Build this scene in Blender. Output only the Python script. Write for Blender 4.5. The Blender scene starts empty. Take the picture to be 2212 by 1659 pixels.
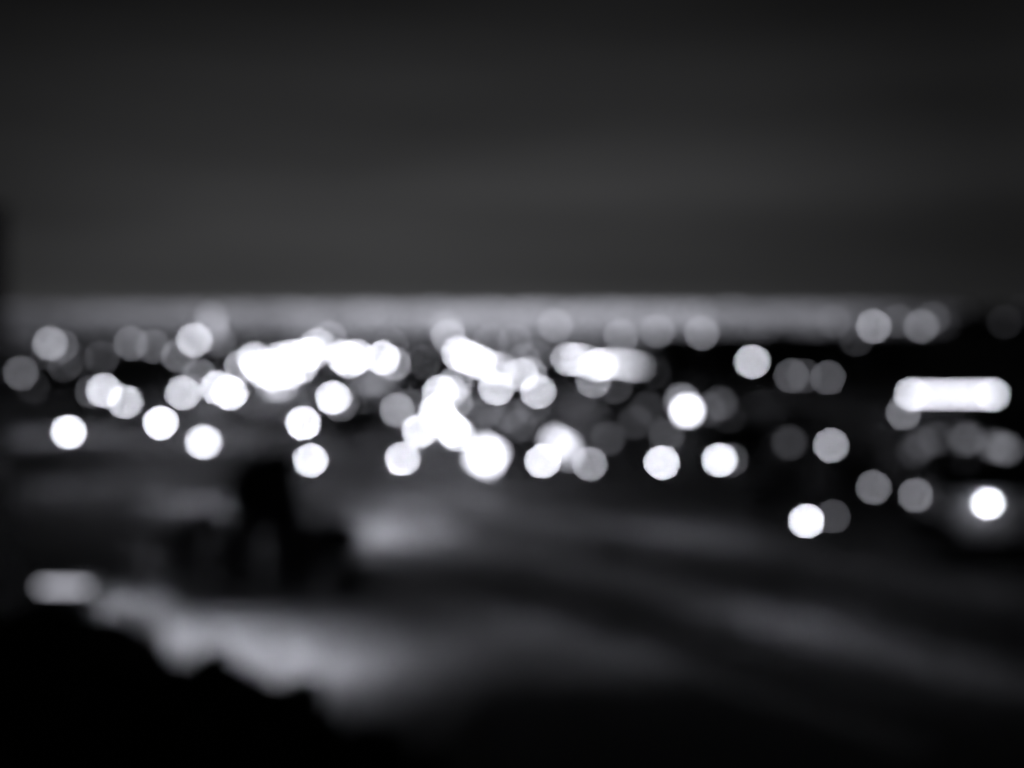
import bpy, bmesh, math, random
from mathutils import Vector, Matrix

random.seed(7)
scene = bpy.context.scene
col = scene.collection

# ---------------------------------------------------------------- camera
CAM_H = 25.0
LENS, SENSOR = 40.0, 36.0
WID = SENSOR / LENS                      # picture width at unit distance
PITCH = math.radians(3.83)
cam_data = bpy.data.cameras.new("camera")
cam = bpy.data.objects.new("camera", cam_data)
col.objects.link(cam)
cam.location = (0, 0, CAM_H)
cam.rotation_euler = (math.radians(90) - PITCH, 0, 0)
cam_data.lens = LENS
cam_data.sensor_width = SENSOR
cam_data.clip_start = 0.05
cam_data.clip_end = 30000
cam_data.dof.use_dof = True              # focused at arm's length, city far out of focus
cam_data.dof.focus_distance = 0.74
cam_data.dof.aperture_fstop = 1.8
cam_data.dof.aperture_ratio = 0.97
scene.camera = cam
THETA = (LENS / 1000 / 1.8) / 0.74       # angular diameter of the blur disc

# ---------------------------------------------------------------- world: night sky over city glow
w = bpy.data.worlds.new("World")
scene.world = w
w.use_nodes = True
nt = w.node_tree
nt.nodes.clear()
N = nt.nodes.new
out = N("ShaderNodeOutputWorld")
bg = N("ShaderNodeBackground")
tc = N("ShaderNodeTexCoord")
sep = N("ShaderNodeSeparateXYZ")
ramp = N("ShaderNodeValToRGB")
cr = ramp.color_ramp
cr.interpolation = 'EASE'
cr.elements[0].position = 0.0
cr.elements[0].color = (0.066, 0.066, 0.068, 1)
cr.elements[1].position = 1.0
cr.elements[1].color = (0.0070, 0.0070, 0.0073, 1)
for p, c in ((0.018, 0.045), (0.045, 0.040), (0.085, 0.036), (0.10, 0.0365), (0.18, 0.0215), (0.27, 0.0125), (0.45, 0.0085)):
    e = cr.elements.new(p)
    e.color = (c, c, c * 1.025, 1)
# glow dome strongest over the city centre straight ahead, easing off around it
vm = N("ShaderNodeVectorMath"); vm.operation = 'DOT_PRODUCT'
vm.inputs[1].default_value = Vector((-0.04, 1.0, 0.0)).normalized()
az = N("ShaderNodeMapRange")
az.interpolation_type = 'SMOOTHSTEP'
az.inputs['From Min'].default_value = 0.89
az.inputs['From Max'].default_value = 1.0
az.inputs['To Min'].default_value = 0.40
az.inputs['To Max'].default_value = 1.0
mp = N("ShaderNodeMapping")
mp.inputs['Scale'].default_value = (1.3, 1.3, 9.0)
mp.inputs['Rotation'].default_value = (0, math.radians(-14), 0)
nz = N("ShaderNodeTexNoise")
nz.inputs['Scale'].default_value = 1.6
nz.inputs['Detail'].default_value = 3
nz.inputs['Roughness'].default_value = 0.45
cm = N("ShaderNodeMapRange")
cm.inputs['From Min'].default_value = 0.3
cm.inputs['From Max'].default_value = 0.7
cm.inputs['To Min'].default_value = 0.76
cm.inputs['To Max'].default_value = 1.22
# flat under-edge of the cloud bank towards the right: darker clear air below it
edge = N("ShaderNodeMapRange"); edge.interpolation_type = 'SMOOTHSTEP'
edge.inputs['From Min'].default_value = 0.060
edge.inputs['From Max'].default_value = 0.108
edge.inputs['To Min'].default_value = 0.60
edge.inputs['To Max'].default_value = 1.0
ex = N("ShaderNodeMapRange"); ex.interpolation_type = 'SMOOTHSTEP'
ex.inputs['From Min'].default_value = -0.08
ex.inputs['From Max'].default_value = 0.35
em = N("ShaderNodeMix"); em.data_type = 'FLOAT'
em.inputs[2].default_value = 1.0
mul2 = N("ShaderNodeMath"); mul2.operation = 'MULTIPLY'
mul = N("ShaderNodeMath"); mul.operation = 'MULTIPLY'
L = nt.links.new
L(tc.outputs['Generated'], sep.inputs[0])
L(sep.outputs['Z'], ramp.inputs['Fac'])
L(tc.outputs['Generated'], vm.inputs[0])
L(vm.outputs['Value'], az.inputs['Value'])
L(tc.outputs['Generated'], mp.inputs['Vector'])
L(mp.outputs['Vector'], nz.inputs['Vector'])
L(nz.outputs['Fac'], cm.inputs['Value'])
L(az.outputs[0], mul.inputs[0])
L(cm.outputs[0], mul.inputs[1])
L(ramp.outputs['Color'], bg.inputs['Color'])
L(sep.outputs['Z'], edge.inputs['Value'])
L(sep.outputs['X'], ex.inputs['Value'])
L(ex.outputs[0], em.inputs[0])
L(edge.outputs[0], em.inputs[3])
L(mul.outputs[0], mul2.inputs[0])
L(em.outputs[0], mul2.inputs[1])
L(mul2.outputs[0], bg.inputs['Strength'])
L(bg.outputs[0], out.inputs['Surface'])

scene.view_settings.view_transform = 'Standard'
scene.view_settings.look = 'None'
scene.view_settings.exposure = 0.0
scene.view_settings.gamma = 1.0
scene.view_settings.use_curve_mapping = False
scene.render.engine = 'CYCLES'
scene.cycles.use_adaptive_sampling = False
scene.cycles.use_denoising = True
scene.cycles.denoiser = 'OPENIMAGEDENOISE'
scene.cycles.denoising_input_passes = 'RGB'
scene.cycles.max_bounces = 3
scene.cycles.diffuse_bounces = 2
scene.cycles.sample_clamp_indirect = 2.0
scene.cycles.use_light_tree = True

# ---------------------------------------------------------------- helpers
def ray(u, v):
    x = (u - 1106) / 2212 * WID
    y = (829.5 - v) / 2212 * WID
    F = Vector((0, math.cos(PITCH), -math.sin(PITCH)))
    U = Vector((0, math.sin(PITCH), math.cos(PITCH)))
    return F + Vector((1, 0, 0)) * x + U * y

def at(u, v, z=0.0):                     # point at height z seen in that direction
    d = ray(u, v)
    t = (CAM_H - z) / -d.z
    return Vector((0, 0, CAM_H)) + d * t

def at_y(u, v, y):                       # point at depth y
    d = ray(u, v)
    return Vector((0, 0, CAM_H)) + d * (y / d.y)

def mat(name, base, rough=0.85, var=0.25, scale=1.2, bump=0.0, metal=0.0):
    m = bpy.data.materials.new(name)
    m.use_nodes = True
    t = m.node_tree
    b = t.nodes['Principled BSDF']
    b.inputs['Roughness'].default_value = rough
    b.inputs['Metallic'].default_value = metal
    tc = t.nodes.new('ShaderNodeTexCoord')
    n1 = t.nodes.new('ShaderNodeTexNoise')
    n1.inputs['Scale'].default_value = scale
    n1.inputs['Detail'].default_value = 6
    r = t.nodes.new('ShaderNodeValToRGB')
    lo, hi = base * (1 - var), base * (1 + var)
    r.color_ramp.elements[0].position = 0.3
    r.color_ramp.elements[0].color = (lo * .985, lo * .985, lo, 1)
    r.color_ramp.elements[1].position = 0.7
    r.color_ramp.elements[1].color = (hi * .985, hi * .985, hi, 1)
    t.links.new(tc.outputs['Object'], n1.inputs['Vector'])
    t.links.new(n1.outputs['Fac'], r.inputs['Fac'])
    t.links.new(r.outputs['Color'], b.inputs['Base Color'])
    if bump:
        bp = t.nodes.new('ShaderNodeBump')
        bp.inputs['Strength'].default_value = bump
        n2 = t.nodes.new('ShaderNodeTexNoise')
        n2.inputs['Scale'].default_value = scale * 9
        n2.inputs['Detail'].default_value = 5
        t.links.new(tc.outputs['Object'], n2.inputs['Vector'])
        t.links.new(n2.outputs['Fac'], bp.inputs['Height'])
        t.links.new(bp.outputs['Normal'], b.inputs['Normal'])
    return m

M = {
    'grass': mat('grass', 0.075, 0.95, 0.4, 0.15, 0.4),
    'lot': mat('town_paving', 0.17, 0.9, 0.3, 0.06, 0.2),
    'asphalt': mat('asphalt', 0.05, 0.85, 0.25, 0.3, 0.3),
    'concrete': mat('concrete_road', 0.30, 0.85, 0.15, 0.25, 0.2),
    'paving': mat('plaza_paving', 0.24, 0.85, 0.2, 0.2, 0.2),
    'kerb': mat('kerb_stone', 0.32, 0.8, 0.2, 2.0, 0.2),
    'metal': mat('grey_metal', 0.12, 0.5, 0.15, 3.0, 0, 0.6),
    'wall_pale': mat('pale_render', 0.50, 0.9, 0.1, 0.6, 0.15),
    'wall_grey': mat('grey_render', 0.22, 0.9, 0.15, 0.6, 0.15),
    'wall_dark': mat('dark_brick', 0.06, 0.9, 0.25, 1.5, 0.3),
    'roof': mat('dark_roof', 0.05, 0.85, 0.25, 2.0, 0.3),
    'frame': mat('window_frame', 0.35, 0.6, 0.1, 3.0),
    'glass': mat('dark_glass', 0.02, 0.15, 0.1, 1.0),
    'bark': mat('bark', 0.04, 0.95, 0.3, 4.0, 0.5),
    'leaf': mat('foliage', 0.045, 0.8, 0.45, 0.9),
    'hood': mat('matt_black_paint', 0.02, 0.95, 0.1, 2.0),
    'door': mat('door_paint', 0.08, 0.6, 0.15, 2.0),
}

_lit = {}
TINT = (0.885, 0.89, 1.0)
def lit(strength, sample=True):
    q = round(math.log(max(strength, 1e-3)) * 8) / 8
    k = (q, sample)
    if k not in _lit:
        m = bpy.data.materials.new('lamp_glow')
        m.use_nodes = True
        t = m.node_tree
        t.nodes.clear()
        o = t.nodes.new('ShaderNodeOutputMaterial')
        e = t.nodes.new('ShaderNodeEmission')
        e.inputs['Color'].default_value = (*TINT, 1)
        e.inputs['Strength'].default_value = math.exp(q)
        t.links.new(e.outputs[0], o.inputs['Surface'])
        m.cycles.emission_sampling = 'AUTO' if sample else 'NONE'
        _lit[k] = m
    return _lit[k]

class MB:
    def __init__(s):
        s.v, s.f = [], []
    def add(s, vs, fs):
        o = len(s.v)
        s.v += [tuple(p) for p in vs]
        s.f += [tuple(i + o for i in f) for f in fs]
        return s
    def box(s, x0, x1, y0, y1, z0, z1):
        return s.add([(x0, y0, z0), (x1, y0, z0), (x1, y1, z0), (x0, y1, z0),
                      (x0, y0, z1), (x1, y0, z1), (x1, y1, z1), (x0, y1, z1)],
                     [(0, 3, 2, 1), (4, 5, 6, 7), (0, 1, 5, 4), (1, 2, 6, 5), (2, 3, 7, 6), (3, 0, 4, 7)])
    def tube(s, pts, rad, n=8):
        pts = [Vector(p) for p in pts]
        vs, fs = [], []
        for i, p in enumerate(pts):
            a = pts[max(i - 1, 0)]; b = pts[min(i + 1, len(pts) - 1)]
            d = (b - a).normalized()
            q = d.to_track_quat('Z', 'Y')
            for k in range(n):
                t = 2 * math.pi * k / n
                vs.append(p + q @ Vector((math.cos(t) * rad[i], math.sin(t) * rad[i], 0)))
        for i in range(len(pts) - 1):
            for k in range(n):
                k2 = (k + 1) % n
                fs.append((i * n + k, i * n + k2, (i + 1) * n + k2, (i + 1) * n + k))
        fs.append(tuple(range(n - 1, -1, -1)))
        fs.append(tuple((len(pts) - 1) * n + k for k in range(n)))
        return s.add(vs, fs)
    def lathe(s, prof, n=16):
        vs, fs = [], []
        for r, z in prof:
            for k in range(n):
                t = 2 * math.pi * k / n
                vs.append((r * math.cos(t), r * math.sin(t), z))
        for i in range(len(prof) - 1):
            for k in range(n):
                k2 = (k + 1) % n
                fs.append((i * n + k, i * n + k2, (i + 1) * n + k2, (i + 1) * n + k))
        fs.append(tuple(range(n - 1, -1, -1)))
        fs.append(tuple((len(prof) - 1) * n + k for k in range(n)))
        return s.add(vs, fs)
    def mesh(s, name, m, smooth=False):
        me = bpy.data.meshes.new(name)
        me.from_pydata(s.v, [], s.f)
        if m: me.materials.append(m)
        if smooth:
            me.polygons.foreach_set('use_smooth', [True] * len(me.polygons))
        me.update()
        return me

def obj(name, me, parent=None, loc=(0, 0, 0), rz=0, scale=None, material=None):
    o = bpy.data.objects.new(name, me)
    col.objects.link(o)
    o.parent = parent
    o.location = loc
    o.rotation_euler = (0, 0, rz)
    if scale is not None:
        o.scale = scale
    if material is not None:
        o.material_slots[0].link = 'OBJECT'
        o.material_slots[0].material = material
    return o

def thing(name, label, cat, loc=(0, 0, 0), rz=0, group=None):
    o = obj(name, None, None, loc, rz)
    o['label'] = label; o['category'] = cat
    if group: o['group'] = group
    return o

def struct(o, kind='structure'):
    o['kind'] = kind
    return o

# ---------------------------------------------------------------- ground, roads
def grid_ground():
    ys = [-400, 0, 40, 80, 120, 200, 400, 1000, 3000, 8000, 20000]
    xs = [-14000, -4000, -1200, -400, -150, -60, 0, 60, 150, 400, 1200, 4000, 14000]
    mb = MB()
    vs = [(x, y, 0) for y in ys for x in xs]
    nx = len(xs)
    fs = [(j * nx + i, j * nx + i + 1, (j + 1) * nx + i + 1, (j + 1) * nx + i)
          for j in range(len(ys) - 1) for i in range(nx - 1)]
    return mb.add(vs, fs).mesh('ground', M['grass'])
struct(obj('ground', grid_ground()))

def smooth_line(pts, n=8):
    res = []
    P = [pts[0]] + pts + [pts[-1]]
    for i in range(1, len(P) - 2):
        p0, p1, p2, p3 = P[i - 1], P[i], P[i + 1], P[i + 2]
        for k in range(n):
            t = k / n
            res.append(0.5 * ((2 * p1) + (-p0 + p2) * t + (2 * p0 - 5 * p1 + 4 * p2 - p3) * t * t + (-p0 + 3 * p1 - 3 * p2 + p3) * t ** 3))
    res.append(pts[-1])
    return res

def ribbon(line, a, b, z, mb=None, z0=None):
    """strip between offsets a and b of a line; solid down to z0 if given"""
    mb = mb or MB()
    vs, fs = [], []
    for i, p in enumerate(line):
        d = (line[min(i + 1, len(line) - 1)] - line[max(i - 1, 0)]).normalized()
        n = Vector((-d.y, d.x, 0))
        for off, zz in ((a, z), (b, z)) if z0 is None else ((a, z0), (a, z), (b, z), (b, z0)):
            q = p + n * off
            vs.append((q.x, q.y, zz))
    k = 2 if z0 is None else 4
    for i in range(len(line) - 1):
        for j in range(k - 1):
            fs.append((i * k + j, (i + 1) * k + j, (i + 1) * k + j + 1, i * k + j + 1))
    if z0 is not None:
        fs.append((0, 1, 2, 3)); m = (len(line) - 1) * 4; fs.append((m + 3, m + 2, m + 1, m))
    return mb.add(vs, fs)

def road(name, px, width, m, z=0.004, kerbs=True, walk=0):
    line = smooth_line([at(u, v) for u, v in px])
    h = width / 2
    r = struct(obj(name, ribbon(line, h, -h, z).mesh(name, m)))
    if kerbs:
        for s in (1, -1):
            a, b = (h + .15, h) if s > 0 else (-h, -h - .15)
            obj('kerb', ribbon(line, a, b, .12, None, -.02).mesh('kerb', M['kerb']), r)
            if walk:
                a, b = (h + .15 + walk, h + .15) if s > 0 else (-h - .15, -h - .15 - walk)
                obj('pavement', ribbon(line, a, b, .118, None, -.02).mesh('pavement', M['kerb']), r)
    return line

R1 = road('road', [(300, 1078), (560, 1108), (784, 1152), (1124, 1203), (1344, 1250), (1556, 1312), (1790, 1376), (2206, 1480), (2500, 1560)], 7.2, M['concrete'])
R2 = road('side_road', [(1050, 1102), (1200, 1122), (1500, 1158), (1700, 1196), (2000, 1256), (2400, 1330)], 8.0, M['paving'], 0.008)
road('footpath', [(880, 1258), (1144, 1346), (1350, 1408), (1600, 1488), (1850, 1572), (2000, 1630)], 3.6, M['concrete'], 0.024)
R3 = road('cross_street', [(-200, 980), (300, 992), (600, 1000), (950, 1012), (1400, 1028), (2212, 1050), (2500, 1060)], 12.0, M['lot'], 0.012)
# paved town ground behind the cross street
mbt = MB()
a = [at(-300, 965), at(600, 980), at(1400, 1008), at(2500, 1030)]
mbt.add([(p.x, p.y, 0.004) for p in a] + [(260, 470, .004), (60, 470, .004), (-60, 470, .004), (-280, 470, .004)],
        [(0, 1, 6, 7), (1, 2, 5, 6), (2, 3, 4, 5)])
struct(obj('town_paving', mbt.mesh('town_paving', M['lot'])))
mby = MB()
yq = [at(440, 915), at(960, 915), at(930, 825), at(480, 825)]
mby.add([(p.x, p.y, .010) for p in yq], [(0, 1, 2, 3)])
struct(obj('yard_paving', mby.mesh('yard_paving', M['concrete'])))
fq = [at(730, 1082), at(730, 1212), at(860, 1218), at(1180, 1216), at(1010, 1150), at(900, 1082)]
mbf = MB().add([(p.x, p.y, .012) for p in fq], [tuple(range(6))])
struct(obj('forecourt_paving', mbf.mesh('forecourt_paving', M['concrete'])))
# paved square in the foreground
pp = [(60, 1250), (480, 1262), (700, 1300), (904, 1266), (1144, 1338), (1350, 1402), (1600, 1480), (1330, 1485), (1060, 1490), (940, 1640), (60, 1640)]
mbp = MB()
mbp.add([(p.x, p.y, 0.016) for p in (at(u, v) for u, v in pp)], [tuple(range(len(pp) - 1, -1, -1))])
struct(obj('square_paving', mbp.mesh('square_paving', M['paving'])))

# ---------------------------------------------------------------- lamps
def sphere_prof(flat, top, n=8):
    pr = []
    a0 = -math.pi / 2 + .12
    for i in range(n + 1):
        a = a0 + (top - a0) * i / n
        pr.append((0.5 * math.cos(a), 0.5 * flat * math.sin(a)))
    return pr
ME_BOWL = MB().lathe([(.36, -.40), (.45, -.34), (.50, -.20), (.50, .05), (.46, .22)]).mesh('diffuser', lit(1), True)
ME_LENS = MB().lathe([(.33, -.415), (.34, -.404)]).mesh('lens', lit(1))
ME_GLOBE = MB().lathe(sphere_prof(1.0, math.pi / 2 - .15, 10)).mesh('globe', lit(1), True)
ME_CAP = MB().lathe([(0.44, .22), (0.54, .235), (0.50, .31), (0.30, .37), (0.10, .40)]).mesh('lamp_housing', M['metal'], True)
ME_FINIAL = MB().lathe([(0.16, .48), (0.20, .52), (0.10, .58), (0.02, .66)]).mesh('finial', M['metal'], True)
ME_COLLAR = MB().lathe([(0.10, -.62), (0.22, -.56), (0.24, -.46)]).mesh('collar', M['metal'], True)
ME_BASE = MB().lathe([(0.24, 0), (0.24, .1), (0.17, .16), (0.15, .9), (0.10, 1.0)], 10).mesh('base', M['metal'])

def emit_for(level, d, A):
    """radiance an emitter of visible area A needs so that its blur disc averages level"""
    return level * (math.pi / 4 * THETA ** 2) * d * d / A

def street_lamp(u, v, level, label, h=8.0, side=None, px=5.0, group='street lamps', down=60.0):
    p = at(u, v, h)
    d = p.length
    D = px * WID / 1024 * d
    side = side if side is not None else random.choice((-1, 1))
    arm = 1.3 + .4 * random.random()
    t = thing('street_lamp', label, 'street lamp', (p.x + side * arm, p.y, 0), 0, group)
    hh = h + .40 * D
    obj('base', ME_BASE, t)
    obj('pole', MB().tube([(0, 0, .9), (0, 0, hh * .5), (0, 0, hh - .5)], [.10, .085, .065]).mesh('pole', M['metal']), t)
    obj('arm', MB().tube([(0, 0, hh - .5), (-side * .12, 0, hh - .15), (-side * .5, 0, hh + .02), (-side * arm, 0, hh + .03)],
                         [.06, .05, .045, .04]).mesh('arm', M['metal']), t)
    hd = obj('lamp_housing', ME_CAP, t, (-side * arm, 0, h), 0, (D, D, D))
    L_ = emit_for(level, d, D * D * .58)
    obj('diffuser', ME_BOWL, hd, material=lit(L_))
    # flat lens on the underside throws the light down on the street
    obj('lens', ME_LENS, hd, material=lit(down / (.35 * D * D)))
    return t

def globe_lamp(u, v, level, label, h=4.5, px=4.4, group='globe lamps'):
    p = at(u, v, h)
    d = p.length
    D = px * WID / 1024 * d
    t = thing('globe_lamp', label, 'globe lamp', (p.x, p.y, 0), 0, group)
    obj('base', ME_BASE, t)
    obj('pole', MB().tube([(0, 0, .9), (0, 0, h - .5 * D)], [.07, .05]).mesh('pole', M['metal']), t)
    obj('collar', ME_COLLAR, t, (0, 0, h), 0, (D, D, D))
    g = obj('globe', ME_GLOBE, t, (0, 0, h), 0, (D, D, D), lit(emit_for(level, d, math.pi / 4 * D * D * .95)))
    obj('finial', ME_FINIAL, t, (0, 0, h), 0, (D, D, D))
    return t

ME_FLOODBOX = MB().add([(-.55, 0, -.5), (.55, 0, -.5), (.55, 0, .5), (-.55, 0, .5), (-.35, .45, -.3), (.35, .45, -.3), (.35, .45, .3), (-.35, .45, .3)],
                       [(4, 7, 6, 5), (0, 4, 5, 1), (1, 5, 6, 2), (2, 6, 7, 3), (3, 7, 4, 0), (0, 1, 2, 3)]).mesh('floodlight', M['metal'])
ME_FLOODLENS = MB().lathe([(.30, .10), (.46, .05), (.5, 0)], 20)
ME_FLOODLENS.v = [(x, -z - .02, y) for x, y, z in ME_FLOODLENS.v]
ME_FLOODLENS = ME_FLOODLENS.mesh('lens', lit(1), True)

def mast(heads, label, h=11.0, px=4.6, group='floodlight masts', name='floodlight_mast', cat='floodlight mast'):
    """heads: list of (u, v, level); the mean head hangs at height h"""
    mu = sum(q[0] for q in heads) / len(heads); mv = sum(q[1] for q in heads) / len(heads)
    c = at(mu, mv, h)
    t = thing(name, label, cat, (c.x, c.y, 0), 0, group)
    P = [at_y(u, v, c.y) - Vector((c.x, c.y, 0)) for u, v, _ in heads]
    top = max(q.z for q in P) + .4
    obj('base', ME_BASE, t, scale=(2, 2, 1))
    obj('pole', MB().tube([(0, .6, 0), (0, .6, top * .6), (0, .6, top)], [.28, .22, .15]).mesh('pole', M['metal']), t)
    zs = sorted(set(round(q.z * 1.2) / 1.2 for q in P))
    for q, (u, v, lev) in zip(P, heads):
        if abs(q.x) > .1:
            obj('crossbar', MB().tube([(0, .6, q.z), (q.x, .6, q.z)], [.07, .07], 6).mesh('crossbar', M['metal']), t)
        d = c.length
        D = px * WID / 1024 * d
        f = obj('floodlight', ME_FLOODBOX, t, (q.x, 0, q.z), 0, (D, D, D))
        f.rotation_euler = (math.radians(18), 0, 0)
        obj('lens', ME_FLOODLENS, f, material=lit(emit_for(lev, d, math.pi / 4 * D * D)))
    return t

def sign(u, v, wpx, hpx, level, label, h=4.0, tilt=0, shape='rect', name='lit_sign'):
    """lit panel on two posts; size in picture pixels turned into metres at its depth"""
    p = at(u, v, h)
    d = p.length
    W_, H_ = wpx / 2212 * WID * d, hpx / 2212 * WID * d
    t = thing(name, label, 'lit sign', (p.x, p.y, 0), 0, 'lit signs')
    for s in (-1, 1):
        obj('post', MB().tube([(s * W_ * .3, .15, 0), (s * W_ * .3, .15, h)], [.07, .07], 8).mesh('post', M['metal']), t)
    c = obj('case', MB().box(-W_ / 2 - .08, W_ / 2 + .08, 0, .3, -H_ / 2 - .08, H_ / 2 + .08).mesh('case', M['metal']), t, (0, 0, h))
    c.rotation_euler = (0, tilt, 0)
    pn = MB()
    if shape == 'rect':
        pn.box(-W_ / 2, W_ / 2, -.06, -.003, -H_ / 2, H_ / 2)
    A = W_ * H_
    blur = (75 + .5 * (wpx + hpx)) / 75
    obj('panel', pn.mesh('panel', lit(level * (75 * 75 * .785) / max(wpx * hpx, 1) * 1.0 if wpx * hpx < 1500 else level)), c)
    return t

# --- near street lamps (crisp white discs)
W = 0.95
DOWN = {148: 70, 907: 90, 943: 110, 957: 110, 976: 110, 870: 150, 1742: 40, 1172: 40, 1430: 30, 1555: 30, 671: 60}
for u, v, lev, h, lab in (
    (148, 932, W, 8, 'brightest solid white street lamp at far left, amid a grey lit strip'),
    (347, 912, 1.0, 8, 'white street lamp just up and left of the bigger white one beside the dark trees'),
    (671, 993, W, 8, 'solid white street lamp directly below another white one, left of centre'),
    (655, 913, 1.1, 8.5, 'white street lamp stacked just above the solid white one left of centre'),
    (720, 858, W, 9, 'white street lamp right below the glaring floodlight cluster'),
    (497, 848, W, 9, 'bright white street lamp overlapping a fainter one, left under the floodlight cluster'),
    (470, 836, .8, 9, 'fainter street lamp half hidden by the white one left under the floodlights'),
    (395, 848, .5, 9, 'greyish street lamp disc left of the overlapping white pair'),
    (270, 867, .5, 9, 'lower right of two touching greyish street lamps at left'),
    (225, 842, .58, 9, 'upper left of two touching greyish street lamps at left'),
    (907, 930, W, 9, 'white street lamp at lower left of the central white clump'),
    (943, 886, W, 9, 'topmost solid white street lamp in the central clump'),
    (957, 906, W, 9.2, 'middle white street lamp in the central clump'),
    (976, 927, W, 8.8, 'lower right solid white street lamp in the central clump'),
    (990, 938, .7, 8.6, 'softer street lamp peeking out at lower right of the central clump'),
    (952, 845, .85, 9.5, 'white street lamp above the central white clump'),
    (985, 826, .26, 10, 'grey street lamp behind, right above the central clump'),
    (972, 845, .30, 9.7, 'grey street lamp overlapping right side of the one above central clump'),
    (984, 866, .20, 9, 'dim street lamp at right shoulder of the central clump'),
    (870, 990, .75, 8, 'pale white street lamp left of the large glowing billboard'),
    (1172, 995, W, 8, 'solid white street lamp right of the large glowing billboard'),
    (1430, 998, W, 8, 'lone solid white street lamp right of centre'),
    (1555, 992, W, 8, 'solid white street lamp in front of the dark trees right of centre'),
    (1742, 1124, W, 8, 'lowest white street lamp, beside the pale road at right'),
    (1072, 838, .7, 9.5, 'pale street lamp hanging below right end of central floodlight streak'),
    (1125, 808, .45, 10, 'grey street lamp upper left of the flat grey disc'),
    (1143, 806, .22, 10, 'faint street lamp behind the grey one above the flat grey disc'),
    (1162, 845, .58, 9.5, 'flat even grey street lamp, rightmost below the central streak'),
    (1625, 780, .50, 11, 'isolated grey street lamp against the dark wood at right'),
):
    street_lamp(u, v, lev, lab, h, down=DOWN.get(u, 110 * min(1, lev)))
street_lamp(440, 953, W, 'largest white street lamp at left, low beside the dark trees', 8, px=7.5, down=110)
# avenue seen end-on: a row of lamps running off to the right
for i, (u, v, lev) in enumerate(((1228, 775, .35), (1247, 776, .42), (1268, 780, .16), (1300, 786, .65), (1287, 788, .30), (1318, 784, .16), (1334, 786, .15), (1350, 787, .15), (1366, 789, .13), (1381, 791, .08))):
    nth = sorted((1228, 1247, 1268, 1300, 1287, 1318, 1334, 1350, 1366, 1381)).index(u)
    street_lamp(u, v, lev, ('first', 'second', 'third', 'fourth', 'fifth', 'sixth', 'seventh', 'eighth', 'ninth', 'tenth')[nth] + ' lamp from the left in the short row of overlapping avenue lamps', 10.5 - i * .1, px=4.2, group='avenue lamps', down=40)
street_lamp(1282, 822, .22, 'dim ringed street lamp below the short row of avenue lamps', 9.5)

# --- dim globe lamps
for u, v, lev, h, lab in (
    (45, 806, .085, 6, 'dim grey globe lamp at the extreme left edge'),
    (200, 846, .05, 5, 'very faint globe lamp behind the touching grey street lamps at left'),
    (858, 886, .28, 5, 'grey globe lamp left of the central white clump'),
    (885, 876, .06, 5, 'faint globe lamp just behind the grey one left of the central clump'),
    (1274, 1002, .30, 4.5, 'grey globe lamp right of the white lamp and soft lit signs'),
    (1580, 993, .06, 4.5, 'barely lit globe lamp peeking right of the solid white lamp by the dark trees'),
    (1710, 812, .075, 6, 'left of two dim grey globe lamps below the isolated grey street lamp'),
    (1788, 816, .07, 6, 'right of two dim grey globe lamps below the isolated grey street lamp'),
    (1738, 812, .03, 6, 'faintest globe lamp between the two dim ones at right'),
    (1795, 962, .33, 4.5, 'light grey globe lamp in the dark right of centre'),
    (1887, 1053, .125, 4.5, 'left of two dim globe lamps side by side, lower right'),
    (1978, 1070, .14, 4.5, 'right of two dim globe lamps side by side, lower right'),
    (1800, 1116, .06, 4.5, 'faint globe lamp right of the lowest white street lamp'),
    (1952, 892, .125, 5, 'dim globe lamp below left end of the long lit canopy'),
    (735, 874, .08, 5, 'faint globe lamp under the white lamp below the floodlight cluster'),
    (430, 812, .13, 7, 'dim globe lamp above the grey street lamp left of the floodlights'),
):
    globe_lamp(u, v, lev, lab, h)

# --- floodlight masts in the floodlit yard
mast([(550, 776, .7), (568, 802, .7), (598, 790, .8), (556, 790, .6), (522, 792, .35), (590, 812, .6)], 'left mast of the glaring floodlight cluster left of centre', 8.0)
mast([(632, 770, .8), (660, 766, .7), (622, 806, .75), (648, 792, .8), (606, 775, .7), (676, 762, .5)], 'middle mast of the glaring floodlight cluster left of centre', 8.0)
mast([(742, 771, .9), (770, 770, .9), (756, 780, .8)], 'right mast of the glaring floodlight cluster, beside a smaller one', 8.0)
mast([(826, 773, .95)], 'small single floodlight mast at right end of the glaring cluster', 8.0)
mast([(850, 786, .30)], 'dim floodlight mast at the far right end of the glaring cluster', 8.0)
mast([(686, 746, .42)], 'softly glowing mast lamp just above the glaring floodlight cluster', 17)
mast([(712, 730, .16)], 'faint mast lamp up and right above the floodlight cluster', 18.5)
mast([(992, 764, .8), (1010, 772, .9), (1034, 782, .9), (1058, 793, .8), (1078, 797, .4)], 'mast with slanting streak of floodlights at centre', 10.5)
mast([(1131, 780, .09)], 'faint mast lamp right of the slanting floodlight streak', 11)
mast([(1158, 774, .06)], 'fainter mast lamp between the slanting streak and the avenue row', 11)
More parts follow.
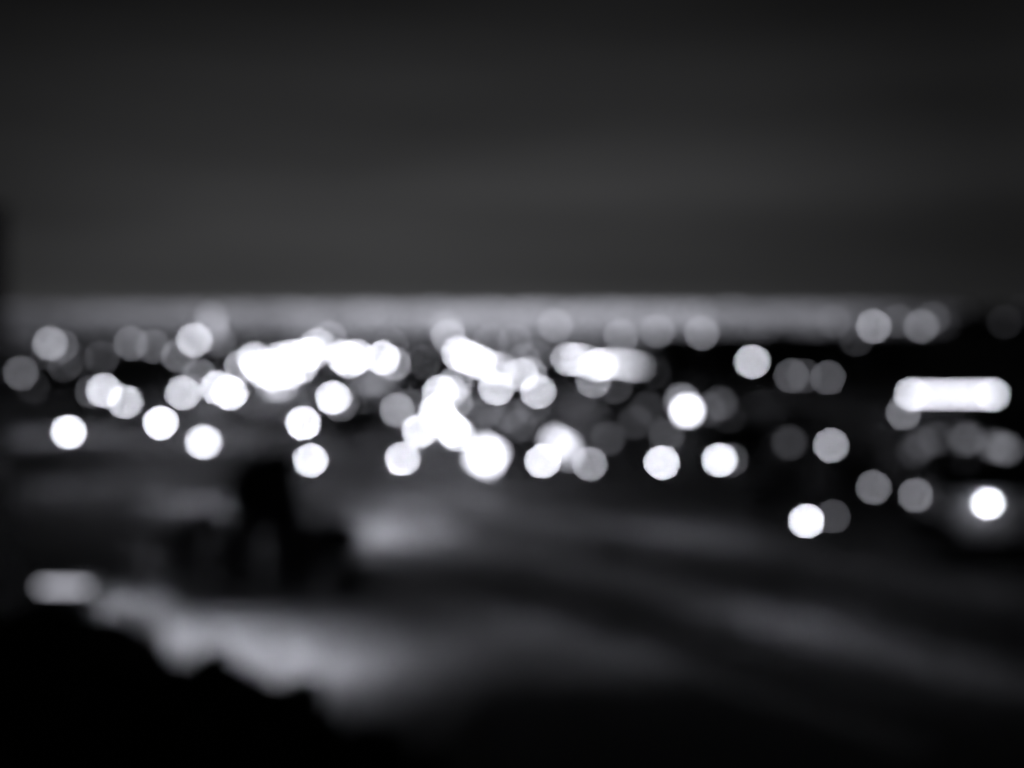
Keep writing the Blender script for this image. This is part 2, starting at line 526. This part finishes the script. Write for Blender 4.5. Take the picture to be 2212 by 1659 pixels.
# --- high masts near the horizon
for u, v, lev, h, lab in (
    (108, 742, .22, 17, 'soft grey mast lamp high at far left'),
    (132, 748, .06, 17, 'dim mast lamp right behind the soft grey one at far left'),
    (138, 788, .045, 11, 'very dim mast lamp under the soft grey one at far left'),
    (220, 773, .035, 13, 'very dim mast lamp between far left lamps and the lit tower'),
    (283, 742, .11, 17, 'dim soft mast lamp left of the lit tower'),
    (330, 748, .08, 17, 'dimmer mast lamp between the lit tower and the soft one'),
    (385, 768, .12, 14, 'dim mast lamp below left of the lit tower'),
    (420, 735, .50, 18, 'bright grey mast lamp at the foot of the lit tower'),
    (968, 727, .25, 18, 'pale mast lamp above the slanting floodlight streak'),
    (964, 708, .10, 20, 'faint mast lamp highest above the slanting floodlight streak'),
    (1060, 737, .09, 18, 'faint mast lamp on the horizon right of centre streak'),
    (1112, 735, .09, 18, 'faint mast lamp further right on the horizon near the centre'),
    (1200, 703, .14, 20.5, 'soft mast lamp in the horizon glow above the avenue row'),
    (1342, 727, .14, 18, 'soft mast lamp just above right end of the avenue row'),
    (1420, 715, .11, 19, 'faint large mast lamp in the horizon glow right of the avenue row'),
    (1516, 720, .13, 19, 'soft mast lamp where the horizon glow begins to fade'),
    (1800, 694, .035, 21, 'very faint mast lamp left of the grey horizon lamp at right'),
    (1887, 705, .22, 20, 'brightest grey mast lamp on the horizon at right'),
    (1850, 733, .02, 18, 'barely visible mast lamp below the grey horizon lamp at right'),
    (1940, 694, .035, 21, 'very faint mast lamp between two grey horizon lamps at right'),
    (1990, 705, .10, 20, 'dim grey mast lamp on the horizon, right of the brightest'),
    (2015, 688, .03, 21.5, 'very faint mast lamp above the dim one at right horizon'),
    (2170, 696, .009, 21, 'barely visible mast lamp at the right end of the horizon'),
):
    mast([(u, v, lev)], lab, h, 4.6, 'high mast lamps', 'high_mast', 'mast lamp')

# --- lit signs (large soft blobs)
sign(1050, 985, 42, 44, 9.0, 'large glowing billboard, biggest white blob low at centre', 4.6, 0.5, name='billboard')
sign(1205, 955, 34, 18, .85, 'soft lit sign above and right of the white lamp beside the billboard', 4.5, .5)
sign(1228, 974, 14, 30, .45, 'soft lit sign touching the grey globe lamp', 4.0)
sign(1484, 887, 16, 16, 1.5, 'soft edged bright square sign right of centre', 6.0)
sign(1474, 866, 16, 14, .22, 'dim sign peeking above the soft bright square one', 6.5)
sign(600, 832, 34, 14, .45, 'soft lit sign hanging below the glaring floodlight cluster', 5.0)
sign(805, 822, 60, 16, .22, 'wide dim sign under right half of the floodlight cluster', 5.0)

# --- shielded lamps that only light the ground below, several added to brighten it
def shielded_lamp(u, v, L_, label, h=6.0, size=.7):
    p = at(u, v)
    t = thing('shielded_lamp', label, 'street lamp', (p.x, p.y, 0), 0, 'shielded lamps')
    obj('base', ME_BASE, t)
    obj('pole', MB().tube([(0, 0, .9), (0, 0, h + .1)], [.09, .06]).mesh('pole', M['hood']), t)
    obj('arm', MB().tube([(0, 0, h + .05), (0, -.8, h + .22), (0, -1.7, h + .2)], [.05, .045, .04], 6).mesh('arm', M['hood']), t)
    hd = obj('hood', MB().lathe([(.05, -.05), (size * .72, -.05), (size * .76, -.58), (size * .79, -.58), (size * .79, -.02), (size * .5, .12), (.08, .2)]).mesh('hood', M['hood']), t, (0, -1.7, h))
    # ring of glass under the hood, flush inside its rim
    obj('lens', MB().lathe([(size * .5, -.10), (size * .68, -.06)]).mesh('lens', lit(L_)), hd)
    return t
shielded_lamp(782, 1150, 420, 'hooded lamp over the light patch at upper end of the pale road', 8.5)
for u_, v_, L_, lab_ in ((62, 942, 130, 'added hooded lamp brightening left end of the grey strip, far left'), (140, 938, 90, 'added hooded lamp brightening the strip behind the far left white lamp'), (225, 934, 100, 'added hooded lamp brightening right end of the grey strip, far left'),  # three lamps added to brighten the far left strip
                         (545, 868, 130, 'added hooded lamp for the glow at left of the floodlit yard'), (615, 872, 170, 'added hooded lamp for the yard glow below the middle floodlights'),  # yard lamps added to imitate misty glow under the floodlights
                         (690, 866, 150, 'added hooded lamp for the yard glow above the white street lamp'), (765, 858, 170, 'added hooded lamp for the glow at right of the floodlit yard'),  # more added lamps for the yard glow
                         (835, 850, 140, 'added hooded lamp for the glow at the far right end of the floodlit yard'), (1065, 905, 90, 'added hooded lamp brightening the ground before the building with scattered windows'),  # last yard glow lamp, then one added to lift the central ground
                         (1140, 915, 80, 'added hooded lamp brightening the ground right of the building with scattered windows'), (1255, 900, 80, 'added hooded lamp brightening the ground below the avenue row'),  # both added to lift the grey ground between the lamps
                         (1400, 960, 60, 'added hooded lamp brightening the ground before the building behind the lone white lamp'), (330, 960, 50, 'hooded lamp on the street below the left white lamp')):  # the one before the building is added fill for the ground
    shielded_lamp(u_, v_, L_, lab_, 8, 1.0)
shielded_lamp(165, 1042, 60, 'added hooded lamp brightening the mottled ground below the far left lamp', 8)  # added to lighten the ground at left
shielded_lamp(390, 1092, 60, 'added hooded lamp brightening the pale road end left of the dark clump', 8)  # added to lighten the road end
shielded_lamp(285, 1300, 330, 'hooded lamp nearest the bus shelter', 7.5)
shielded_lamp(350, 1356, 200, 'hooded lamp over the small light gap between trees, lower left', 7.5)
shielded_lamp(455, 1366, 400, 'hooded lamp over the upper end of the brightest lit stretch', 10)
shielded_lamp(575, 1396, 570, 'hooded lamp over the brightest stretch of the square, lower left', 10)
shielded_lamp(700, 1428, 230, 'hooded lamp over the fading right part of the lit square', 8)
shielded_lamp(900, 1390, 55, 'hooded lamp over the dim grey middle of the square', 10)
shielded_lamp(1120, 1342, 60, 'hooded lamp over the grey diagonal strip right of the square', 10)
shielded_lamp(1290, 1238, 16, 'added hooded lamp brightening the upper middle of the pale road', 10)  # added to even out the brightness along the road
shielded_lamp(1800, 1378, 18, 'added hooded lamp brightening the pale road between two others at lower right', 10)  # added between the other pools to keep the road streak even
shielded_lamp(1330, 1400, 26, 'added hooded lamp brightening the thin footpath streak, lower centre', 8)  # added to bring out the footpath streak
shielded_lamp(1500, 1160, 16, 'added hooded lamp brightening the side road left of the lowest white lamp', 10)  # this and the next two added to brighten the side road
shielded_lamp(1830, 1222, 16, 'added hooded lamp brightening the side road right of the lowest white lamp', 10)
shielded_lamp(2080, 1272, 12, 'added hooded lamp brightening the side road near the right edge', 10)
shielded_lamp(1560, 1310, 16, 'hooded lamp over the pale road at lower right', 10)
shielded_lamp(2020, 1432, 22, 'hooded lamp over the pale road near the right edge', 10)

# ---------------------------------------------------------------- buildings
ME_WFRAME = MB()
for b_ in ((-.5, -.42, -.5, .5), (.42, .5, -.5, .5), (-.42, .42, -.5, -.42), (-.42, .42, .42, .5), (-.03, .03, -.42, .42)):
    ME_WFRAME.box(b_[0], b_[1], -.06, .02, b_[2], b_[3])
ME_WFRAME = ME_WFRAME.mesh('window', M['frame'])
ME_PANE = MB().box(-.42, .42, -.02, .01, -.42, .42).mesh('pane', M['glass'])
ME_DOOR = MB().box(-.5, .5, -.06, .01, 0, 2.1).box(-.42, .42, -.085, -.06, .1, 2.0).mesh('door', M['door'])

def window(parent, x, y, z, w_, h_, level=None, px_d=None):
    wn = obj('window', ME_WFRAME, parent, (x, y, z), 0, (w_, 1, h_))
    m = None
    if level:
        A = w_ * h_ * .65
        m = lit(emit_for(level, px_d, A))
    obj('pane', ME_PANE, wn, material=m)

def building(u0, u1, y, H, depth, wall, label, lits=(), roof='flat', rows=2, cols=5, ww=1.2, wh=1.4, group=None, name='building', cat='building'):
    """front faces the camera at depth y; u0,u1 picture columns of its front"""
    x0 = at_y(u0, 900, y).x; x1 = at_y(u1, 900, y).x
    cx = (x0 + x1) / 2; hw = (x1 - x0) / 2
    t = thing(name, label, cat, (cx, y, 0), 0, group)
    obj('wall', MB().box(-hw, hw, 0, depth, 0, H).mesh('wall', M[wall]), t)
    if roof == 'flat':
        r = MB().box(-hw + .25, hw - .25, .25, depth - .25, H, H + .06)
        ro = obj('roof', r.mesh('roof', M['roof']), t)
        pb = MB()
        for bx in ((-hw - .08, hw + .08, -.08, .25), (-hw - .08, hw + .08, depth - .25, depth + .08), (-hw - .08, -hw + .25, .25, depth - .25), (hw - .25, hw + .08, .25, depth - .25)):
            pb.box(bx[0], bx[1], bx[2], bx[3], H, H + .5)
        obj('parapet', pb.mesh('parapet', M[wall]), ro)
    else:
        rh = min(depth * .35, 3.0)
        e = .4
        r = MB().add([(-hw - e, -e, H - .05), (hw + e, -e, H - .05), (hw + e, depth + e, H - .05), (-hw - e, depth + e, H - .05), (-hw - e, depth / 2, H + rh), (hw + e, depth / 2, H + rh)],
                     [(0, 1, 5, 4), (2, 3, 4, 5), (0, 4, 3), (1, 2, 5), (3, 2, 1, 0)])
        ro = obj('roof', r.mesh('roof', M['roof']), t)
        obj('chimney', MB().box(hw * .4, hw * .4 + .7, depth * .6, depth * .6 + .6, H + .5, H + rh + .7).mesh('chimney', M['wall_dark']), ro)
    pts = []
    for u, v, lev in lits:
        q = at_y(u, v, y)
        x = max(-hw + .9, min(hw - .9, q.x - cx))
        z = max(1.0, min(H - .9, q.z))
        pts.append((x, z))
        window(t, x, 0, z, ww * 1.15, wh, lev, q.length)
    for r_ in range(rows):
        z = 1.7 + r_ * (H - 1.7 - .6) / max(rows, 1)
        for c in range(cols):
            x = -hw + (c + .5) * 2 * hw / cols
            if r_ == 0 and c == cols // 2:
                obj('door', ME_DOOR, t, (x, 0, 0), 0, (1.1, 1, 1))
                continue
            if z + wh / 2 > H or any(abs(x - a) < ww * 1.3 and abs(z - b) < wh * 1.2 for a, b in pts):
                continue
            window(t, x, 0, z, ww, wh)
    return t

# dark tower block at the left edge: only its far corner enters the frame
def tower_block():
    yb = 76.0
    xb = at_y(25, 900, yb).x
    t = thing('apartment_block', 'tall unlit block cut off by the left edge of the picture', 'building', (xb - 7, yb - 16, 0))
    Hh = 31.2
    obj('wall', MB().box(-7, 7, 0, 16, 0, Hh).mesh('wall', M['wall_dark']), t)
    ro = obj('roof', MB().box(-7.2, 7.2, -.2, 16.2, Hh, Hh + .4).mesh('roof', M['roof']), t)
    for k in range(9):
        for j in range(4):
            wn = obj('window', ME_WFRAME, t, (7, 2.2 + j * 3.8, 2 + k * 3.2), math.pi / 2, (1.4, 1, 1.5))
            obj('pane', ME_PANE, wn)
tower_block()

building(40, 300, 256, 4.2, 10, 'wall_pale', 'long low pale building behind the grey lit strip at far left', rows=1, cols=9)
building(2046, 2330, 118, 5.6, 9, 'wall_grey', 'house wall lit from above by the small lamp at right edge', roof='gable', rows=1, cols=5)
building(1000, 1190, 196, 8.6, 12, 'wall_grey', 'building with scattered dim windows at centre, behind the billboard',
         [(1050, 885, .05), (1100, 897, .06), (1150, 880, .05), (1125, 918, .05), (1068, 912, .03), (1030, 905, .03)], rows=3, cols=8)
building(1300, 1462, 204, 9.0, 11, 'wall_grey', 'building with dim windows behind the lone white lamp right of centre',
         [(1372, 912, .03), (1312, 948, .045), (1440, 940, .06), (1400, 882, .025)], rows=2, cols=7)
building(1500, 1620, 212, 10.0, 11, 'wall_grey', 'building with few dim windows right of the soft square sign',
         [(1555, 872, .05), (1530, 885, .04), (1575, 905, .03)], rows=2, cols=5)
building(1960, 2108, 158, 7.6, 10, 'wall_grey', 'building with dim windows under the long lit canopy at right',
         [(1990, 960, .035), (2020, 945, .03), (2088, 928, .09), (2096, 945, .05), (2085, 1000, .03), (1975, 975, .02)], rows=2, cols=6)
building(2135, 2300, 178, 6.2, 10, 'wall_grey', 'building with one soft wide window near right edge',
         [(2153, 965, .08), (2172, 970, .07), (2140, 962, .05)], rows=1, cols=6, roof='gable')
building(1690, 1768, 186, 5.6, 9, 'wall_grey', 'small house with a dim window left of the light grey globe lamp',
         [(1705, 956, .035)], rows=1, cols=3, roof='gable')
building(330, 470, 232, 6.5, 10, 'wall_grey', 'low flat building behind the grey and white lamps left', rows=2, cols=6)
building(560, 900, 372, 6.0, 16, 'wall_pale', 'wide floodlit hall glowing behind the glaring floodlight cluster', rows=1, cols=12)

# wall lamp on the right-hand house
def wall_lamp(u, v, y, level, label):
    p = at_y(u, v, y)
    d = p.length
    D = 4.6 * WID / 1024 * d
    t = thing('wall_lamp', label, 'wall lamp', (p.x, y, p.z), 0)
    obj('bracket', MB().tube([(0, 1.4, D * .5), (0, .15, D * .55), (0, 0, D * .35)], [.04, .04, .04], 6).mesh('bracket', M['metal']), t)
    obj('lamp_housing', ME_CAP, t, (0, 0, 0), 0, (D, D, D))
    obj('diffuser', ME_BOWL, t, (0, 0, 0), 0, (D, D, D), lit(emit_for(level, d, D * D * .58)))
    obj('lens', ME_LENS, t, (0, 0, 0), 0, (D, D, D), lit(9 / (.35 * D * D)))
wall_lamp(2134, 1086, 116.6, 1.0, 'white lamp fixed to the house wall at right edge')
gw = at_y(2046, 1150, 112)
ob = thing('garden_wall', 'dark low wall in front of the lit house wall at right edge', 'wall', (gw.x + 14, 112, 0))
obj('wall', MB().box(-15, 15, 0, .4, 0, 2.0).mesh('wall', M['wall_dark']), ob)
obj('coping', MB().box(-15.1, 15.1, -.08, .48, 2.0, 2.12).mesh('coping', M['roof']), ob)

# long canopy with lit edge at right
def canopy():
    y = at(2053, 852, 5.2).y
    x0 = at_y(1966, 852, y).x; x1 = at_y(2142, 852, y).x
    cx = (x0 + x1) / 2; hw = (x1 - x0) / 2
    t = thing('canopy', 'long low canopy with a brilliant white lit edge at right', 'canopy', (cx, y, 0))
    obj('roof', MB().box(-hw, hw, 0, 9, 4.6, 5.7).mesh('roof', M['wall_grey']), t)
    fw = y * WID / 2212
    for k, q in enumerate((10.5, 9.2, 11, 10, 11.2, 9.6, 10.5, 11, 9.2)):
        obj('light_panel', MB().box(-hw + 2 * hw * k / 9 + .06, -hw + 2 * hw * (k + 1) / 9 - .06, -.12, -.003, 4.85, 5.55).mesh('light_panel', lit(q)), t)
    for s in (-1, 1):
        g = obj('corner_lamp', MB().lathe([(.2, -.5), (.5, -.3), (.5, .3), (.2, .5)]).mesh('corner_lamp', lit(26)), t, (s * hw, -.7, 5.2))
    for s in (-.8, 0, .8):
        for yy in (1.2, 7.6):
            obj('column', MB().tube([(hw * s, yy, 0), (hw * s, yy, 4.6)], [.2, .2]).mesh('column', M['metal']), t)
    obj('back_wall', MB().box(-hw * .9, hw * .9, 8.4, 8.7, 0, 4.6).mesh('back_wall', M['wall_grey']), t)
canopy()

# bus shelter with lit sign band, lower left
def bus_shelter():
    p = at(140, 1268, 2.75)
    t = thing('bus_shelter', 'bus shelter with pale lit roof band at lower left', 'bus shelter', (p.x, p.y, 0), math.radians(-3))
    obj('roof', MB().box(-2.1, 2.1, 0, 1.6, 2.98, 3.1).mesh('roof', M['roof']), t)
    obj('light_band', MB().box(-2.0, 1.9, -.08, .0, 2.55, 2.95).mesh('light_band', lit(1.7)), t)
    for x in (-1.95, 1.95):
        for y in (.1, 1.5):
            obj('post', MB().tube([(x, y, 0), (x, y, 2.98)], [.05, .05], 6).mesh('post', M['metal']), t)
    obj('back_panel', MB().box(-1.9, 1.9, 1.48, 1.52, .3, 2.7).mesh('back_panel', M['glass']), t)
    obj('bench', MB().box(-1.3, 1.3, 1.0, 1.4, .42, .48).box(-1.1, -1.0, 1.1, 1.3, 0, .42).box(1.0, 1.1, 1.1, 1.3, 0, .42).mesh('bench', M['metal']), t)
bus_shelter()

# lit tower on the skyline
def lit_tower():
    y = 700.0
    p = at_y(457, 700, y)
    t = thing('tower', 'pale lit tower rising above the skyline at left', 'tower', (p.x, y, 0))
    obj('base', MB().box(-5, 5, 0, 9, 0, 7).mesh('base', M['wall_grey']), t)
    obj('shaft', MB().box(-2.6, 2.6, 1, 6.2, 7, 22).mesh('shaft', M['wall_pale']), t)
    for k in range(5):
        z = 7.6 + k * 2.9
        obj('window', MB().box(-2.0, 2.0, .9, .997, z, z + 2.3).mesh('window', lit(2.1, False)), t)
    obj('window', MB().box(2.4, 6.0, -.1, -.003, 3.2, 6.2).mesh('window', lit(2.0, False)), t)
    obj('cap', MB().add([(-2.9, .7, 22), (2.9, .7, 22), (2.9, 6.5, 22), (-2.9, 6.5, 22), (0, 3.6, 26)], [(0, 1, 4), (1, 2, 4), (2, 3, 4), (3, 0, 4), (3, 2, 1, 0)]).mesh('cap', M['roof']), t)
lit_tower()

# small houses of the town below the horizon
rng = random.Random(11)
n = 0
while n < 30:
    u = rng.uniform(-20, 2230); v = rng.uniform(752, 850)
    if 1430 < u < 1960 and v < 815: continue
    if 480 < u < 920 and v > 800: continue
    p = at(u, v)
    if p.y < 320: continue
    hw_u = 5.5 / p.y / WID * 2212
    building(u - hw_u, u + hw_u, p.y, rng.uniform(3.2, 5.5), rng.uniform(7, 10), rng.choice(('wall_grey', 'wall_dark', 'wall_pale')),
             'small house in the blurred town below the horizon', [(u + rng.uniform(-hw_u * .6, hw_u * .6), v - rng.uniform(4, 9), rng.choice((.015, .025, .04)))] if u < 1430 else [],
             roof='gable', rows=1, cols=3, group='houses of the town', name='house', cat='house')
    n += 1

# ---------------------------------------------------------------- trees
def crown_mesh(seed, R, H, n=4200, leaf=.40):
    r = random.Random(seed)
    blobs = []
    for i in range(15):
        a = r.uniform(0, 2 * math.pi); rr = R * math.sqrt(r.random()) * .72
        z = H * (.40 + .50 * r.random())
        blobs.append((Vector((rr * math.cos(a), rr * math.sin(a), z)), R * r.uniform(.26, .44)))
    blobs.append((Vector((0, 0, H * .84)), R * .40))
    mb = MB()
    for i in range(n):
        c, br = r.choice(blobs)
        d = Vector((r.gauss(0, 1), r.gauss(0, 1), r.gauss(0, 1))).normalized()
        p = c + d * br * (r.random() ** .4) * 1.05
        if p.z > H: p.z = H - r.random() * .4
        q = Vector((r.gauss(0, 1), r.gauss(0, 1), r.gauss(0, .7))).normalized()
        s = q.orthogonal().normalized() * leaf * r.uniform(.6, 1.2)
        t = q.cross(s).normalized() * leaf * r.uniform(.4, .8)
        mb.add([p - s, p + t, p + s, p - t], [(0, 1, 2, 3)])
    return mb.mesh('crown', M['leaf'])

def trunk_mesh(seed, R, H):
    r = random.Random(seed)
    mb = MB()
    top = H * .62
    mb.tube([(0, 0, -.1), (.05, 0, H * .2), (.1, .05, H * .42), (0, .1, top)], [.32, .24, .19, .08])
    for i in range(6):
        a = i * 1.05 + r.random() * .5
        z0 = H * r.uniform(.28, .5)
        e = Vector((math.cos(a) * R * .6, math.sin(a) * R * .6, H * r.uniform(.55, .78)))
        mb.tube([(0.05, .03, z0), (e.x * .5, e.y * .5, (z0 + e.z) * .5 + .1), e], [.12, .08, .03], 6)
    return mb.mesh('trunk', M['bark'])
TREES = [(crown_mesh(s, 3.8, 8.0), trunk_mesh(s, 3.8, 8.0)) for s in (1, 2, 3)]

def tree(p, H, label, group, spread=1.0):
    t = thing('tree', label, 'tree', (p.x, p.y, 0), random.uniform(0, 6.28), group)
    c, k = random.choice(TREES)
    s = H / 8.0
    obj('trunk', k, t, scale=(s, s, s))
    obj('crown', c, t, scale=(s * spread, s * spread, s))

def top_tree(u, vtop, y, label, group, spread=1.0):
    q = at_y(u, vtop, y)
    tree(Vector((q.x, y, 0)), q.z, label, group, spread)

# row of black treetops, lower left
for u, v, y, lab in (
    (40, 1330, 56, 'black treetop under the bus shelter, lower left corner'),
    (200, 1345, 55, 'black treetop right below the bus shelter band'),
    (412, 1440, 55, 'rounded black treetop right of the small light gap'),
    (600, 1492, 54, 'rounded black treetop below the brightest lit stretch'),
    (775, 1575, 53, 'black treetop sloping off right of the lit stretch'),
    (900, 1640, 52, 'black treetop at bottom edge left of centre'),
    (120, 1450, 50, 'black tree in the dark lower left corner mass, left'),
    (330, 1510, 50, 'black tree in the dark lower left mass, below the light gap'),
    (560, 1580, 50, 'black tree in the dark lower left mass, at bottom edge'),
):
    top_tree(u, v, y, lab, 'dark trees along the near edge', 1.0)
# hedge added to cut off the lower edge of the lit strip
def hedge(u0, u1, y, H, label):
    r = random.Random(21)
    x0, x1 = at_y(u0, 950, y).x, at_y(u1, 950, y).x
    t = thing('hedge', label, 'hedge', ((x0 + x1) / 2, y, 0))
    hw = (x1 - x0) / 2
    mb = MB(); st = MB()
    for i in range(int(hw * 2 / .8)):
        st.tube([(-hw + i * .8, .8, 0), (-hw + i * .8 + r.uniform(-.2, .2), .8, H * .7)], [.05, .03], 5)
    for i in range(int(hw * 2 * H * 60)):
        p = Vector((r.uniform(-hw, hw), r.uniform(0, 1.6), H * r.random() ** .8 + r.uniform(-.15, .15)))
        q = Vector((r.gauss(0, 1), r.gauss(0, 1), r.gauss(0, 1))).normalized()
        a_ = q.orthogonal().normalized() * .26
        b_ = q.cross(a_) * .7
        mb.add([p - a_, p + b_, p + a_, p - b_], [(0, 1, 2, 3)])
    obj('stems', st.mesh('stems', M['bark']), t)
    obj('foliage', mb.mesh('foliage', M['leaf']), t)
hedge(20, 330, 187, 1.3, 'low dark hedge added to cut off the grey lit strip at far left')
# dark clump in the middle left
for u, v, y, lab in (
    (440, 1108, 97, 'dark rounded tree at left of the mid-left clump'),
    (540, 1130, 97, 'dark tree in the mid-left clump beside the rounded one'),
    (630, 1122, 99, 'dark tree in middle of the mid-left clump'),
    (706, 1118, 99, 'dark tree edging the bright patch of pale road'),
    (760, 1210, 97, 'low dark tree below the bright patch of pale road'),
    (540, 985, 119, 'tall dark tree between two white lamps at left'),
    (588, 975, 118, 'tall dark tree left of the stacked white lamps'),
    (500, 1150, 97, 'dark tree lower left in the mid-left clump'),
    (380, 1150, 97, 'dark tree at far left of the mid-left clump'),
    (560, 1215, 97, 'low dark tree at lower left of the mid-left clump'),
    (770, 1235, 99, 'low dark tree in the lower right of the mid-left clump'),
    (830, 1255, 99, 'low dark tree at right tip of the mid-left clump'),
    (680, 1200, 97, 'low dark tree in front of the mid-left clump'),
    (600, 1190, 97, 'dark tree low in the centre of the mid-left clump'),
    (465, 1235, 95, 'low dark bush at left foot of the mid-left clump'),
    (545, 1245, 95, 'low dark bush under the mid-left clump, left of its middle'),
    (640, 1250, 95, 'low dark bush under the mid-left clump, right of its middle'),
    (720, 1262, 95, 'low dark bush at right foot of the mid-left clump'),
    (690, 1150, 100, 'dark tree filling the clump beside the bright patch'),
    (545, 1045, 109, 'dark tree at foot of the tall pair at left'),
    (610, 1062, 108, 'dark tree joining the tall pair to the mid-left clump'),
):
    top_tree(u, v, y, lab, 'dark trees of the mid-left clump', .62 if 'tall' in lab else 2.6 if 'bush' in lab else 1.0)
for u, v, y, lab in (
    (1618, 905, 166, 'dark tree right behind the solid white lamp right of centre'),
    (1570, 925, 164, 'dark tree behind the solid white lamp right of centre'),
    (1690, 1000, 140, 'dark tree below the small house right of centre'),
    (778, 868, 194, 'dark tree left of the grey globe lamp'),
    (752, 905, 188, 'dark tree right of the white lamps left of centre'),
    (838, 952, 186, 'dark tree under the grey globe lamp'),
    (1850, 985, 140, 'dark tree above the pair of dim globe lamps'),
    (1640, 1045, 128, 'low dark tree left of the lowest white lamp'),
    (2010, 1110, 112, 'dark tree left of the lit house wall'),
    (330, 790, 300, 'dark tree in the gap between grey lamps at left'),
    (180, 800, 300, 'dark tree behind the touching grey lamps at left'),
):
    top_tree(u, v, y, lab, 'dark trees among the lamps', 1.0)

# dark wood on the right, far behind: one unlit mass
def woodland():
    r = random.Random(5)
    mb = MB()
    for i in range(420):
        u = r.uniform(1440, 1960)
        y = r.uniform(430, 640)
        q = at_y(u, 760, y)
        H = r.uniform(7.5, 11.5); R = r.uniform(2.5, 4.2)
        mb.tube([(q.x, y, 0), (q.x, y, H * .6)], [.25, .15], 5)
        for k in range(70):
            d = Vector((r.gauss(0, 1), r.gauss(0, 1), r.gauss(0, 1))).normalized() * (r.random() ** .5)
            p = Vector((q.x + d.x * R, y + d.y * R, H * .6 + d.z * H * .4))
            s = Vector((r.gauss(0, 1), r.gauss(0, 1), r.gauss(0, 1))).normalized()
            o = s.orthogonal().normalized() * 1.0
            b = s.cross(o) * .7
            mb.add([p - o, p + b, p + o, p - b], [(0, 1, 2, 3)])
    o = obj('woodland', mb.mesh('woodland', M['leaf']))
    o['label'] = 'black unlit wood in the far right middle ground'; o['category'] = 'woodland'; o['kind'] = 'stuff'
woodland()

# ---------------------------------------------------------------- distant city: thousands of lit blocks out to the horizon
def city_mat(strength):
    m = bpy.data.materials.new('distant_windows')
    m.use_nodes = True
    t = m.node_tree
    b = t.nodes['Principled BSDF']
    b.inputs['Base Color'].default_value = (.08, .08, .083, 1)
    b.inputs['Roughness'].default_value = .9
    g = t.nodes.new('ShaderNodeTexCoord')
    s = t.nodes.new('ShaderNodeVectorMath'); s.operation = 'DIVIDE'
    s.inputs[1].default_value = (4.0, 4.0, 3.2)
    f = t.nodes.new('ShaderNodeVectorMath'); f.operation = 'FLOOR'
    wn = t.nodes.new('ShaderNodeTexWhiteNoise')
    gt = t.nodes.new('ShaderNodeMath'); gt.operation = 'GREATER_THAN'; gt.inputs[1].default_value = .42
    mu = t.nodes.new('ShaderNodeMath'); mu.operation = 'MULTIPLY'; mu.inputs[1].default_value = strength
    t.links.new(g.outputs['Object'], s.inputs[0])
    t.links.new(s.outputs[0], f.inputs[0])
    t.links.new(f.outputs[0], wn.inputs['Vector'])
    t.links.new(wn.outputs['Value'], gt.inputs[0])
    t.links.new(gt.outputs[0], mu.inputs[0])
    b.inputs['Emission Color'].default_value = (*TINT, 1)
    t.links.new(mu.outputs[0], b.inputs['Emission Strength'])
    m.cycles.emission_sampling = 'NONE'
    return m

def distant_city():
    r = random.Random(3)
    mb = MB(); mats = []
    for i in range(13000):
        y = 730 * (10.5 ** r.random())
        u = r.uniform(-60, 2300)
        # how built-up and lit the plain is, from side to side
        if u < 1106: g = .15 + .85 * min(1, max(0, (u - 40) / 900)) ** 1.1
        else: g = max(.02, 1 - .52 * min(1, max(0, (u - 1260) / 400)) - .46 * max(0, (u - 1660) / 400))
        near = min(1, max(0, (y - 700) / 2000))
        if y < 1250 and u > 1380: continue
        gl = g * (.16 + .84 * near) * r.uniform(.8, 1.2) * (1.2 - .75 * min(1, max(0, (y - 2000) / 3500)))  # far blocks dimmed with distance to imitate haze
        k = 0 if gl < .02 else min(8, 1 + int(gl * 8))
        q = at_y(u, 700, y)
        hw = r.uniform(3.5, 8) * (1 + y / 6000); dd = r.uniform(8, 14)
        H = r.uniform(6, 13) + (r.random() ** 3) * 18 * min(1, y / 3500)
        if y < 1500: H = min(H, 12)
        mb.box(q.x - hw, q.x + hw, y, y + dd, 0, H)
        mats += [k] * 6
    me = mb.mesh('distant_city', M['wall_dark'])
    for st in (.11, .28, .45, .63, .82, 1.02, 1.22, 1.42):
        me.materials.append(city_mat(st))
    me.polygons.foreach_set('material_index', mats)
    o = obj('distant_city', me)
    o['label'] = 'band of countless blurred city lights along the horizon'; o['category'] = 'city'; o['kind'] = 'stuff'
distant_city()
